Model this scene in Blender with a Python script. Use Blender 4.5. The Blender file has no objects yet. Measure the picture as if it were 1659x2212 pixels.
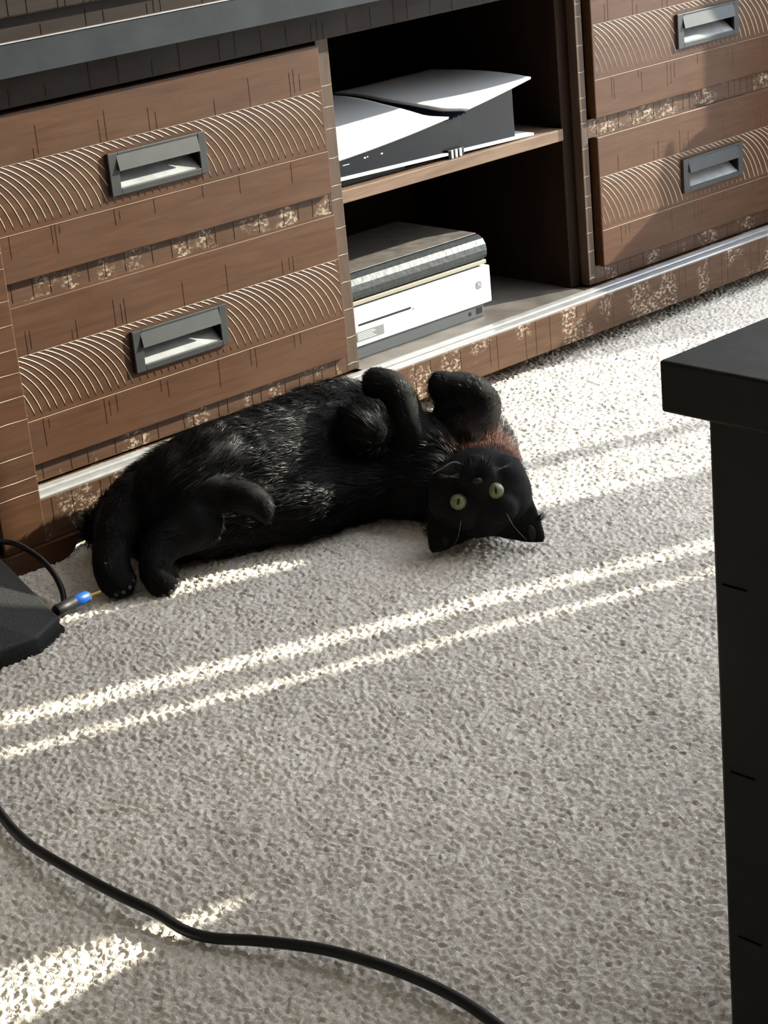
import bpy, bmesh, math, random
import numpy as np
from mathutils import Vector, Matrix
random.seed(7)
rng = np.random.default_rng(11)
S = bpy.context.scene
COL = S.collection

# ------------------------------------------------------------------ camera
cam_data = bpy.data.cameras.new('camera')
cam = bpy.data.objects.new('camera', cam_data)
COL.objects.link(cam)
cam_data.sensor_width = 36.0
cam_data.lens = 4515.57 / 2212.0 * 36.0
cam_data.clip_start = 0.02
CR = [[0.724866, -0.683002, -0.089871], [-0.30345, -0.199449, -0.931739], [0.618455, 0.702658, -0.351831]]
cam.matrix_world = Matrix(((CR[0][0], -CR[1][0], -CR[2][0], -2.12275),
                           (CR[0][1], -CR[1][1], -CR[2][1], -2.46024),
                           (CR[0][2], -CR[1][2], -CR[2][2], 1.07542),
                           (0, 0, 0, 1)))
S.camera = cam

# ------------------------------------------------------------------ world, sun, exposure
W = bpy.data.worlds.new('world'); S.world = W
W.use_nodes = True
W.node_tree.nodes['Background'].inputs[0].default_value = (0.80, 0.87, 1.0, 1)
W.node_tree.nodes['Background'].inputs[1].default_value = 12.0
AZ, EL = math.radians(20.7), math.radians(24.5)
travel = Vector((-math.cos(AZ) * math.cos(EL), math.sin(AZ) * math.cos(EL), -math.sin(EL)))
sd = bpy.data.lights.new('sun', 'SUN'); sd.energy = 19.0; sd.angle = math.radians(0.45)
sd.color = (1.0, 0.93, 0.80)
sun = bpy.data.objects.new('sun', sd); COL.objects.link(sun)
sun.rotation_euler = travel.to_track_quat('-Z', 'Y').to_euler()
sun.location = (3.5, -2.5, 3)
S.view_settings.view_transform = 'Standard'
S.view_settings.look = 'None'
S.view_settings.exposure = 0.0
S.view_settings.gamma = 1.0
S.view_settings.use_curve_mapping = False

# ------------------------------------------------------------------ materials
def new_mat(name):
    m = bpy.data.materials.new(name); m.use_nodes = True
    nt = m.node_tree
    return m, nt, nt.nodes['Principled BSDF']

def plain(name, col, rough=0.5, metal=0.0, coat=0.0, spec=0.5, bump=0.0, bscale=200, var=0.0):
    m, nt, p = new_mat(name)
    p.inputs['Base Color'].default_value = (*col, 1)
    p.inputs['Roughness'].default_value = rough
    p.inputs['Metallic'].default_value = metal
    p.inputs['Coat Weight'].default_value = coat
    p.inputs['Specular IOR Level'].default_value = spec
    if bump or var:
        tc = nt.nodes.new('ShaderNodeTexCoord')
        n = nt.nodes.new('ShaderNodeTexNoise'); n.inputs['Scale'].default_value = bscale
        n.inputs['Detail'].default_value = 5
        nt.links.new(tc.outputs['Object'], n.inputs['Vector'])
        if bump:
            b = nt.nodes.new('ShaderNodeBump'); b.inputs['Strength'].default_value = bump
            b.inputs['Distance'].default_value = 0.002
            nt.links.new(n.outputs['Fac'], b.inputs['Height'])
            nt.links.new(b.outputs['Normal'], p.inputs['Normal'])
        if var:
            r = nt.nodes.new('ShaderNodeMapRange')
            r.inputs['From Min'].default_value = 0.3; r.inputs['From Max'].default_value = 0.7
            r.inputs['To Min'].default_value = 1 - var; r.inputs['To Max'].default_value = 1 + var
            mx = nt.nodes.new('ShaderNodeVectorMath'); mx.operation = 'SCALE'
            mx.inputs[0].default_value = col
            nt.links.new(n.outputs['Fac'], r.inputs['Value'])
            nt.links.new(r.outputs['Result'], mx.inputs['Scale'])
            nt.links.new(mx.outputs['Vector'], p.inputs['Base Color'])
    return m

def wood(name, c1, c2, rough=0.46, stretch=(1.5, 18, 18), glint=0.0, coat=0.0, spec=0.2):
    """stained wood: grain along X, optional pale patches painting in sun glints on rough-sawn bumps"""
    m, nt, p = new_mat(name)
    L = nt.links.new
    tc = nt.nodes.new('ShaderNodeTexCoord')
    mp = nt.nodes.new('ShaderNodeMapping'); mp.inputs['Scale'].default_value = stretch
    L(tc.outputs['Object'], mp.inputs['Vector'])
    n = nt.nodes.new('ShaderNodeTexNoise'); n.inputs['Scale'].default_value = 5
    n.inputs['Detail'].default_value = 8; n.inputs['Roughness'].default_value = 0.65
    n.inputs['Distortion'].default_value = 0.6
    L(mp.outputs['Vector'], n.inputs['Vector'])
    cr = nt.nodes.new('ShaderNodeValToRGB')
    cr.color_ramp.elements[0].position = 0.3; cr.color_ramp.elements[0].color = (*c1, 1)
    cr.color_ramp.elements[1].position = 0.72; cr.color_ramp.elements[1].color = (*c2, 1)
    L(n.outputs['Fac'], cr.inputs['Fac'])
    col = cr.outputs['Color']
    # faint dust / scuffs
    d = nt.nodes.new('ShaderNodeTexNoise'); d.inputs['Scale'].default_value = 9
    d.inputs['Detail'].default_value = 9; d.inputs['Roughness'].default_value = 0.7
    L(tc.outputs['Object'], d.inputs['Vector'])
    bmp_in = n.outputs['Fac']
    if glint > 0:
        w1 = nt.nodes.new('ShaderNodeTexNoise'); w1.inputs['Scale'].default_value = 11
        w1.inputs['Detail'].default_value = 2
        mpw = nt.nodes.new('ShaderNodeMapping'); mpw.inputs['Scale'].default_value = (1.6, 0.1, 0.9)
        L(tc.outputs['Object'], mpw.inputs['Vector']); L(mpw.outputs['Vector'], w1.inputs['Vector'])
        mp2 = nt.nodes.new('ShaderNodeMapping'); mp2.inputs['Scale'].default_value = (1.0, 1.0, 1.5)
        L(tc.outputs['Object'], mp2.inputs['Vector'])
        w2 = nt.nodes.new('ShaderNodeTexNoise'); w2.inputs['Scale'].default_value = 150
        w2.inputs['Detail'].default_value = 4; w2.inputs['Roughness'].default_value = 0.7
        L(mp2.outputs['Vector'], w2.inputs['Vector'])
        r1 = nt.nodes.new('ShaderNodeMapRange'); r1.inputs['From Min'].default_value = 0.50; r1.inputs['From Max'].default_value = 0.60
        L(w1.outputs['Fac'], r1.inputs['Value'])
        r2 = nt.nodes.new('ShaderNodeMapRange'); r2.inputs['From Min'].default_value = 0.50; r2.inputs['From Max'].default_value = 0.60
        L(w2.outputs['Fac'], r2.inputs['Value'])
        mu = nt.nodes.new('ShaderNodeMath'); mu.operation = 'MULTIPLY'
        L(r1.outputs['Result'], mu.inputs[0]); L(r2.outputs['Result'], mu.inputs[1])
        mu2 = nt.nodes.new('ShaderNodeMath'); mu2.operation = 'MULTIPLY'; mu2.inputs[1].default_value = glint
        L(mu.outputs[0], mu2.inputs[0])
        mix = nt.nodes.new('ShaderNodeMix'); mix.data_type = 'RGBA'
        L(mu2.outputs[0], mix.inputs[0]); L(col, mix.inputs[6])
        mix.inputs[7].default_value = (0.55, 0.47, 0.37, 1)  # pale mix colour stands for sun glints on the sawn surface
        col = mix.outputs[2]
    L(col, p.inputs['Base Color'])
    rr = nt.nodes.new('ShaderNodeMapRange')
    rr.inputs['From Min'].default_value = 0.3; rr.inputs['From Max'].default_value = 0.7
    rr.inputs['To Min'].default_value = rough - 0.08; rr.inputs['To Max'].default_value = rough + 0.14
    L(d.outputs['Fac'], rr.inputs['Value']); L(rr.outputs['Result'], p.inputs['Roughness'])
    p.inputs['Coat Weight'].default_value = coat
    p.inputs['Specular IOR Level'].default_value = spec
    p.inputs['Coat Roughness'].default_value = 0.3
    b = nt.nodes.new('ShaderNodeBump'); b.inputs['Strength'].default_value = 0.25
    b.inputs['Distance'].default_value = 0.0012
    L(bmp_in, b.inputs['Height']); L(b.outputs['Normal'], p.inputs['Normal'])
    return m

def carpet_mat(name='beige_carpet'):
    m, nt, p = new_mat(name)
    L = nt.links.new
    tc = nt.nodes.new('ShaderNodeTexCoord')
    n = nt.nodes.new('ShaderNodeTexNoise'); n.inputs['Scale'].default_value = 140
    n.inputs['Detail'].default_value = 5; n.inputs['Roughness'].default_value = 0.65
    L(tc.outputs['Object'], n.inputs['Vector'])
    cr = nt.nodes.new('ShaderNodeValToRGB')
    cr.color_ramp.elements[0].position = 0.30; cr.color_ramp.elements[0].color = (0.50, 0.440, 0.370, 1)
    cr.color_ramp.elements[1].position = 0.62; cr.color_ramp.elements[1].color = (0.74, 0.690, 0.615, 1)
    L(n.outputs['Fac'], cr.inputs['Fac'])
    n2 = nt.nodes.new('ShaderNodeTexNoise'); n2.inputs['Scale'].default_value = 3.2
    n2.inputs['Detail'].default_value = 3
    L(tc.outputs['Object'], n2.inputs['Vector'])
    r = nt.nodes.new('ShaderNodeMapRange'); r.inputs['From Min'].default_value = 0.3; r.inputs['From Max'].default_value = 0.7
    r.inputs['To Min'].default_value = 0.90; r.inputs['To Max'].default_value = 1.08
    L(n2.outputs['Fac'], r.inputs['Value'])
    sc = nt.nodes.new('ShaderNodeVectorMath'); sc.operation = 'SCALE'
    L(cr.outputs['Color'], sc.inputs[0]); L(r.outputs['Result'], sc.inputs['Scale'])
    L(sc.outputs['Vector'], p.inputs['Base Color'])
    p.inputs['Roughness'].default_value = 0.95
    p.inputs['Specular IOR Level'].default_value = 0.1
    n3 = nt.nodes.new('ShaderNodeTexNoise'); n3.inputs['Scale'].default_value = 420
    n3.inputs['Detail'].default_value = 3
    L(tc.outputs['Object'], n3.inputs['Vector'])
    b = nt.nodes.new('ShaderNodeBump'); b.inputs['Strength'].default_value = 0.7
    b.inputs['Distance'].default_value = 0.0018
    L(n3.outputs['Fac'], b.inputs['Height']); L(b.outputs['Normal'], p.inputs['Normal'])
    return m

M = {}
M['carpet'] = carpet_mat()
M['wood'] = wood('dark_stained_wood', (0.040, 0.0155, 0.0060), (0.070, 0.031, 0.0130), coat=0.0, spec=0.22)
M['wood_glint'] = wood('rough_sawn_wood', (0.042, 0.020, 0.010), (0.078, 0.040, 0.021), rough=0.45, coat=0.0, spec=0.22, glint=0.5)
M['wood_post'] = wood('post_wood', (0.046, 0.029, 0.020), (0.074, 0.048, 0.033), rough=0.5, stretch=(14, 14, 2))
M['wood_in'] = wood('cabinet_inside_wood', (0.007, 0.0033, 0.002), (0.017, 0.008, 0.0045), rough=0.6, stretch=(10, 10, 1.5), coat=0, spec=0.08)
M['wood_rail'] = wood('rail_wood', (0.012, 0.008, 0.006), (0.022, 0.014, 0.010), rough=0.55, coat=0.0, spec=0.12)
M['shelf'] = wood('shelf_wood', (0.095, 0.060, 0.040), (0.18, 0.12, 0.083), rough=0.45)
M['board'] = plain('dusty_board', (0.10, 0.088, 0.078), 0.40, coat=0.15, var=0.3, bscale=25)
M['worn_glint'] = plain('worn_glint_groove', (0.46, 0.39, 0.30), 0.32, spec=0.9, coat=0.3)  # worn pale edge, lightened further to paint in sun glints
M['kerf'] = plain('saw_kerf', (0.050, 0.024, 0.012), 0.35)
M['gray_strip'] = plain('bluish_grey_strip', (0.016, 0.0195, 0.0225), 0.5, spec=0.08, var=0.25, bscale=18)  # even bluish grey base with slight random variation
M['ledge'] = plain('ledge_lacquer', (0.25, 0.248, 0.247), 0.30, coat=0.5, var=0.15, bscale=40)
M['handle'] = plain('grey_metal', (0.020, 0.021, 0.022), 0.48, spec=0.35, var=0.12, bscale=60)
M['handle_in'] = plain('grey_metal_inside', (0.22, 0.225, 0.225), 0.55, var=0.2, bscale=40)
M['handle_side'] = plain('dark_metal_side', (0.02, 0.02, 0.022), 0.5)
M['white'] = plain('white_plastic', (0.62, 0.63, 0.64), 0.45)
M['black_gloss'] = plain('glossy_black_plastic', (0.006, 0.008, 0.012), 0.16, spec=0.22)
M['black_matte'] = plain('matte_black_plastic', (0.006, 0.006, 0.0065), 0.55, spec=0.2)
M['dusty'] = plain('dusty_black_case', (0.085, 0.075, 0.066), 0.55, var=0.4, bscale=45, bump=0.3)
M['leather'] = plain('grained_black_case', (0.010, 0.014, 0.016), 0.46, spec=0.4, bump=0.5, bscale=90)
M['tan'] = plain('tan_strip', (0.22, 0.20, 0.16), 0.5)
M['darkstrip'] = plain('dark_grey_plastic', (0.045, 0.05, 0.055), 0.45)
M['sticker'] = plain('grey_sticker', (0.13, 0.14, 0.14), 0.6)
M['print'] = plain('pale_print', (0.50, 0.56, 0.50), 0.6)
M['mark_dark'] = plain('dark_print', (0.20, 0.17, 0.19), 0.5)
M['table'] = wood('black_brown_wood', (0.0022, 0.002, 0.0019), (0.0042, 0.0036, 0.0032), rough=0.40, coat=0.0, spec=0.22)
M['scratch'] = plain('deep_black', (0.001, 0.001, 0.001), 0.9, spec=0.0)
M['rubber'] = plain('black_rubber', (0.006, 0.006, 0.007), 0.5, spec=0.3)
M['cord'] = plain('glossy_black_cord', (0.005, 0.005, 0.006), 0.35, spec=0.3)
M['blue'] = plain('blue_plastic', (0.008, 0.07, 0.30), 0.4, spec=0.3)
M['gold'] = plain('gold_pin', (0.85, 0.60, 0.25), 0.3, metal=1.0)
M['silver'] = plain('silver_ring', (0.6, 0.6, 0.58), 0.3, metal=1.0)
M['device'] = plain('speckled_black_shell', (0.009, 0.0095, 0.010), 0.6, spec=0.3, bump=0.5, bscale=260, var=0.5)
M['wall'] = plain('wall_paint', (0.34, 0.31, 0.27), 0.8)
M['ceiling'] = plain('ceiling_paint', (0.65, 0.63, 0.60), 0.9)
M['wall_dim'] = plain('brown_wall_paint', (0.50, 0.44, 0.37), 0.85)
M['trim'] = plain('white_trim', (0.75, 0.74, 0.71), 0.5)
M['blind'] = plain('blind_vinyl', (0.75, 0.70, 0.60), 0.6)
_nt = M['blind'].node_tree; _tr = _nt.nodes.new('ShaderNodeBsdfTranslucent'); _tr.inputs[0].default_value = (0.80, 0.72, 0.58, 1)
_mx = _nt.nodes.new('ShaderNodeMixShader'); _mx.inputs[0].default_value = 0.45
_nt.links.new(_nt.nodes['Principled BSDF'].outputs[0], _mx.inputs[1]); _nt.links.new(_tr.outputs[0], _mx.inputs[2])
_nt.links.new(_mx.outputs[0], _nt.nodes['Material Output'].inputs[0])
M['bench'] = plain('stand_in_grey_fabric', (0.18, 0.18, 0.19), 0.9, bump=0.4, bscale=300)
M['clay'] = plain('stand_in_clay', (0.40, 0.18, 0.10), 0.7)
M['leaf'] = plain('succulent_leaf', (0.10, 0.22, 0.09), 0.5)
def glass():
    m = bpy.data.materials.new('window_glass'); m.use_nodes = True
    nt = m.node_tree; nt.nodes.clear()
    o = nt.nodes.new('ShaderNodeOutputMaterial'); mx = nt.nodes.new('ShaderNodeMixShader')
    t = nt.nodes.new('ShaderNodeBsdfTransparent'); g = nt.nodes.new('ShaderNodeBsdfGlossy')
    g.inputs['Roughness'].default_value = 0.02; t.inputs['Color'].default_value = (0.97, 0.99, 0.98, 1)
    mx.inputs[0].default_value = 0.05
    nt.links.new(t.outputs[0], mx.inputs[1]); nt.links.new(g.outputs[0], mx.inputs[2])
    nt.links.new(mx.outputs[0], o.inputs[0])
    return m
M['glass'] = glass()

# ------------------------------------------------------------------ mesh helpers
class MB:
    def __init__(self): self.v = []; self.f = []
    def add(self, vs, fs):
        o = len(self.v); self.v += [tuple(x) for x in vs]; self.f += [tuple(i + o for i in f) for f in fs]; return self
    def box(self, a, b, bev=0.0, seg=2):
        x0, y0, z0 = [min(p, q) for p, q in zip(a, b)]; x1, y1, z1 = [max(p, q) for p, q in zip(a, b)]
        vs = [(x0, y0, z0), (x1, y0, z0), (x1, y1, z0), (x0, y1, z0), (x0, y0, z1), (x1, y0, z1), (x1, y1, z1), (x0, y1, z1)]
        fs = [(0, 3, 2, 1), (4, 5, 6, 7), (0, 1, 5, 4), (1, 2, 6, 5), (2, 3, 7, 6), (3, 0, 4, 7)]
        if bev <= 0: return self.add(vs, fs)
        bm = bmesh.new()
        bv = [bm.verts.new(v) for v in vs]
        for f in fs: bm.faces.new([bv[i] for i in f])
        bmesh.ops.bevel(bm, geom=bm.edges[:], offset=bev, segments=seg, profile=0.5, affect='EDGES')
        bm.verts.index_update()
        self.add([v.co[:] for v in bm.verts], [[v.index for v in f.verts] for f in bm.faces])
        bm.free(); return self
    def tube(self, pts, r, n=10, cap=True):
        pts = [Vector(p) for p in pts]
        rs = r if isinstance(r, (list, tuple)) else [r] * len(pts)
        up = Vector((0, 0, 1)); rings = []; prev = None
        for i, p in enumerate(pts):
            t = (pts[min(i + 1, len(pts) - 1)] - pts[max(i - 1, 0)]).normalized()
            if prev is None:
                a = t.cross(up)
                if a.length < 1e-3: a = t.cross(Vector((1, 0, 0)))
                a.normalize()
            else:
                a = (prev - t * prev.dot(t)).normalized()
            prev = a; b = t.cross(a)
            rings.append([p + (a * math.cos(2 * math.pi * k / n) + b * math.sin(2 * math.pi * k / n)) * rs[i] for k in range(n)])
        vs = [v for rg in rings for v in rg]; fs = []
        for i in range(len(pts) - 1):
            for k in range(n):
                k2 = (k + 1) % n
                fs.append((i * n + k, i * n + k2, (i + 1) * n + k2, (i + 1) * n + k))
        if cap:
            fs.append(tuple(range(n))[::-1]); fs.append(tuple((len(pts) - 1) * n + k for k in range(n)))
        return self.add(vs, fs)
    def prism(self, prof, axis, a, b):
        """extrude a 2-D profile along axis (0:x 1:y 2:z)"""
        n = len(prof); vs = []
        for t in (a, b):
            for (p, q) in prof:
                c = [p, q]; c.insert(axis, t); vs.append(tuple(c))
        fs = [tuple(range(n)), tuple(range(n, 2 * n))[::-1]]
        for i in range(n):
            j = (i + 1) % n; fs.append((i, i + n, j + n, j))
        return self.add(vs, fs)
    def build(self, name, mat, parent=None, smooth=False):
        me = bpy.data.meshes.new(name); me.from_pydata(self.v, [], self.f)
        bm = bmesh.new(); bm.from_mesh(me); bmesh.ops.recalc_face_normals(bm, faces=bm.faces[:]); bm.to_mesh(me); bm.free()
        if smooth:
            for p in me.polygons: p.use_smooth = True
        return link(name, me, mat, parent)

def wloc(o):
    v = Vector(o.location)
    while o.parent: o = o.parent; v += Vector(o.location)
    return v

def link(name, me, mat, parent=None):
    o = bpy.data.objects.new(name, me)
    if mat: me.materials.append(mat)
    COL.objects.link(o)
    if parent:
        o.parent = parent; o.location = -wloc(parent)
    return o

def tag(o, label=None, cat=None, group=None, kind=None):
    if label: o['label'] = label
    if cat: o['category'] = cat
    if group: o['group'] = group
    if kind: o['kind'] = kind
    return o

def empty(name, loc, label, cat, group=None):
    o = bpy.data.objects.new(name, None); COL.objects.link(o); o.location = loc
    o.empty_display_size = 0.05
    return tag(o, label, cat, group)

def spline(pts, k=8):
    P = [Vector(p) for p in pts]; out = []
    for i in range(len(P) - 1):
        p0, p1, p2, p3 = P[max(i - 1, 0)], P[i], P[i + 1], P[min(i + 2, len(P) - 1)]
        for j in range(k):
            t = j / k
            out.append(0.5 * ((2 * p1) + (-p0 + p2) * t + (2 * p0 - 5 * p1 + 4 * p2 - p3) * t * t + (-p0 + 3 * p1 - 3 * p2 + p3) * t ** 3))
    out.append(P[-1]); return out

# ------------------------------------------------------------------ floor
floor = MB().box((-3.2, -4.3, -0.05), (1.95, 0.5, -0.007)).build('floor', M['carpet'])
tag(floor, 'beige cut-pile carpet crossed by strips of sunlight', kind='structure')

def bandpass(nx, ny, step, lam, width, seed):
    r = np.random.default_rng(seed)
    F = np.fft.rfft2(r.standard_normal((nx, ny)))
    kx = np.fft.fftfreq(nx, step)[:, None]; ky = np.fft.rfftfreq(ny, step)[None, :]
    k = np.sqrt(kx ** 2 + ky ** 2)
    F *= np.exp(-((k - 1 / lam) / (width / lam)) ** 2)
    a = np.fft.irfft2(F, s=(nx, ny)); return a / a.std()

def carpet_pile():
    st = 0.0026
    xs = np.arange(-1.45, 1.35, st); ys = np.arange(-1.64, 0.16, st)
    nx, ny = len(xs), len(ys)
    h = bandpass(nx, ny, st, 0.0094, 0.38, 1)
    h = np.tanh(h * 0.9) * 0.0020 + bandpass(nx, ny, st, 0.022, 0.5, 2) * 0.0005 + bandpass(nx, ny, st, 0.0058, 0.3, 5) * 0.0003
    h += bandpass(nx, ny, st, 0.12, 0.6, 3) * 0.0006
    X, Y = np.meshgrid(xs, ys, indexing='ij')
    jx = bandpass(nx, ny, st, 0.015, 0.5, 8) * 0.0008; jy = bandpass(nx, ny, st, 0.015, 0.5, 9) * 0.0008
    poly = [(-1.45, -1.02), (-0.95, 0.16), (1.35, 0.16), (1.35, 0.0), (-0.72, -1.64), (-1.08, -1.64)]
    ins = np.ones_like(X, bool)
    for i in range(len(poly)):
        (x0, y0), (x1, y1) = poly[i], poly[(i + 1) % len(poly)]
        ins &= ((x1 - x0) * (Y - y0) - (y1 - y0) * (X - x0)) <= 1e-9
    idx = np.arange(nx * ny).reshape(nx, ny)
    c = ins[:-1, :-1] & ins[1:, :-1] & ins[1:, 1:] & ins[:-1, 1:]
    q = np.stack([idx[:-1, :-1][c], idx[1:, :-1][c], idx[1:, 1:][c], idx[:-1, 1:][c]], 1)
    used = np.unique(q); remap = np.full(nx * ny, -1); remap[used] = np.arange(len(used))
    co = np.stack([X + jx, Y + jy, h - 0.001], -1).reshape(-1, 3)[used]
    me = bpy.data.meshes.new('carpet_pile')
    mesh_np(me, co, remap[q])
    o = link('carpet_pile', me, M['carpet'], floor)
    tag(o, kind='stuff'); return o

def mesh_np(me, co, q, smooth=True):
    n = q.shape[1]
    me.vertices.add(len(co)); me.vertices.foreach_set('co', co.astype(np.float32).ravel())
    me.loops.add(q.size); me.loops.foreach_set('vertex_index', q.astype(np.int32).ravel())
    me.polygons.add(len(q))
    me.polygons.foreach_set('loop_start', np.arange(0, q.size, n, dtype=np.int32))
    if smooth: me.polygons.foreach_set('use_smooth', np.ones(len(q), bool))
    me.update(calc_edges=True)
carpet_pile()

# ------------------------------------------------------------------ walls, glass door, blinds (right of the frame)
wb = MB().box((-3.2, 0.5, -0.05), (2.07, 0.6, 3.3)).build('wall_back', M['wall'])
tag(wb, 'plain wall behind the media console', kind='structure')
WX = 1.95
DY0, DY1, DZ = -0.387, -2.80, 2.12
wr = MB().box((WX, DY0, -0.05), (WX + .12, 0.5, 3.3)).box((WX, -4.3, -0.05), (WX + .12, DY1, 3.3)).box((WX, DY1, DZ), (WX + .12, DY0, 3.3)).build('wall_right', M['wall'])  # carried up past the ceiling to keep sun out of the opening
tag(wr, 'side wall with the sliding glass door the sun comes through', kind='structure')
ce = MB().box((-3.2, -4.3, 2.6), (1.05, 0.5, 2.7)).build('ceiling', M['ceiling']); tag(ce, 'white ceiling ending at an added opening for fill daylight beside the door wall', kind='structure')  # gap beside the door wall is made up to admit slanting daylight
wl = MB().box((-3.32, -4.42, -0.05), (-3.2, 0.6, 2.6)).build('wall_left', M['wall_dim']); tag(wl, kind='structure')
wf = MB().box((-3.2, -4.42, -0.05), (2.07, -4.3, 2.6)).build('wall_front', M['wall_dim']); tag(wf, kind='structure')
bb = MB().box((-3.2, 0.485, -0.007), (WX, 0.5, 0.09), 0.004).build('baseboard_back', M['trim']); tag(bb, kind='structure')
dr = bpy.data.objects.new('door_1', None); COL.objects.link(dr); dr.location = (WX + .06, (DY0 + DY1) / 2, 0)
tag(dr, 'sliding glass door with slim frame', kind='structure')
MB().box((WX + .10, DY1, 0.03), (WX + .108, DY0, DZ)).build('glass_pane', M['glass'], dr)
MB().box((WX + .02, DY1, -0.007), (WX + .115, DY0, 0.035), .003).build('door_sill', M['trim'], dr)
MB().box((WX + .00, -1.105, 0.035), (WX + .03, -1.063, DZ), .003).build('door_stile', M['trim'], dr)
bl = empty('vertical_blinds', (1.88, -2.0, 2.1), 'vertical vinyl blinds drawn across the near part of the glass door', 'blinds')
MB().box((1.855, -2.82, 2.06), (1.905, -1.2, 2.11), .004).build('head_rail', M['trim'], bl)
def slats(ya, yb):
    n = max(1, round((yb - ya) / 0.085)); w = (yb - ya) / n
    for i in range(n):
        MB().box((1.878 + 0.003 * (i % 2), ya + i * w - (0.003 if i else 0), 0.03), (1.880 + 0.003 * (i % 2), ya + (i + 1) * w, 2.07)).build('slat', M['blind'], bl)
for a, b in ((-1.497, -1.239), (-1.597, -1.533), (-2.094, -1.616), (-2.82, -2.195)): slats(a, b)

# stand-ins for unseen objects by the door, shaped to cast their shadow into view
BX = 1.45
be = empty('bench_stand_in', (1.65, -0.2, 0), 'grey upholstered bench standing in for an unseen shadow caster by the glass door', 'bench')  # added low box, its edges set by the shadow it casts
MB().box((BX, -0.43, 0.03), (1.86, 0.05, 0.46), .004).build('box', M['bench'], be)
MB().box((BX, -0.43, 0.462), (1.86, 0.05, 0.527), .006).build('stand_in_lid', M['bench'], be)
for x in (1.48, 1.83):
    for y in (-0.40, 0.02): MB().tube([(x, y, -0.007), (x, y, 0.03)], .012).build('stand_in_foot', M['black_matte'], be)
def sphere_mb(mb, c, r, sc=(1, 1, 1), nu=20, nv=12):
    vs = [(c[0], c[1], c[2] + r * sc[2])]; fs = []
    for i in range(1, nv):
        t = math.pi * i / nv
        for j in range(nu):
            a = 2 * math.pi * j / nu
            vs.append((c[0] + r * sc[0] * math.sin(t) * math.cos(a), c[1] + r * sc[1] * math.sin(t) * math.sin(a), c[2] + r * sc[2] * math.cos(t)))
    vs.append((c[0], c[1], c[2] - r * sc[2])); last = len(vs) - 1
    for j in range(nu): fs.append((0, 1 + j, 1 + (j + 1) % nu))
    for i in range(nv - 2):
        for j in range(nu):
            a = 1 + i * nu + j; b = 1 + i * nu + (j + 1) % nu
            fs.append((a, a + nu, b + nu, b))
    for j in range(nu): fs.append((last, last - nu + (j + 1) % nu, last - nu + j))
    return mb.add(vs, fs)
pp = empty('cactus_stand_in', (1.50, -0.235, 0.527), 'cactus-shaped stand-in for an unseen shadow caster on the stand-in bench', 'stand-in')  # made-up object, outline shaped for the bumps in the cast shadow
MB().tube([(1.50, -0.236, 0.528), (1.50, -0.236, 0.535), (1.50, -0.236, 0.592)], [.026, .029, .034], 24).build('stand_in_pot', M['clay'], pp)
sphere_mb(MB(), (1.50, -0.230, 0.589), .0175, (1, 1, 1.05)).build('stand_in_ball', M['leaf'], pp, True)
MB().tube([(1.50, -0.257, .585), (1.50, -0.2595, .615), (1.50, -0.257, .645)], [.011, .008, .003], 10).build('stand_in_arm', M['leaf'], pp, True)

# ------------------------------------------------------------------ media console
XL, XR = -0.712, 1.36
con = empty('media_console', (0.3, 0.19, 0), 'long dark brown wooden media console with four carved drawers and open middle shelves', 'media console')
MB().box((XL, -0.045, 0.755), (XR, 0.44, 0.80), .003).build('top_panel', M['wood_rail'], con)
MB().box((XL + .004, -0.033, 0.7236), (XR - .004, 0.42, 0.755)).build('upper_rail', M['wood_rail'], con)
tag(MB().prism([(-0.045, 0.679), (-0.039, 0.722), (-0.005, 0.722), (-0.005, 0.679)], 0, XL, XR).build('edge_strip', M['gray_strip'], con), 'smooth grey strip below the top')
MB().box((XL, -0.0405, 0.7220), (XR, -0.0300, 0.7236), .0006).build('strip_lip', M['ledge'], con)
MB().box((XL + .004, -0.004, 0.632), (XR - .004, 0.42, 0.679), .0015).build('lower_rail', M['wood_rail'], con)
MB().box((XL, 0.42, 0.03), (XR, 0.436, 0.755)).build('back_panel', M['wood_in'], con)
MB().box((XL, 0.014, 0.03), (XL + .02, 0.42, 0.755)).build('side_panel', M['wood'], con)
MB().box((XR - .02, 0.014, 0.03), (XR, 0.42, 0.755)).build('side_panel', M['wood'], con)
MB().box((XL, -0.045, 0.03), (XR, 0.42, 0.094), .0015).build('plinth', M['wood_glint'], con)
MB().box((XL + .07, -0.0445, 0.0925), (XR - .07, -0.0285, 0.0985), .0025).build('ledge_molding', M['ledge'], con)
MB().box((XL + .07, -0.0240, 0.0925), (XR - .07, -0.0060, 0.1005), .0025).build('ledge_molding', M['ledge'], con)
MB().box((0.0235, -0.006, 0.0942), (0.566, 0.42, 0.0983)).build('bottom_board', M['board'], con)
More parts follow.
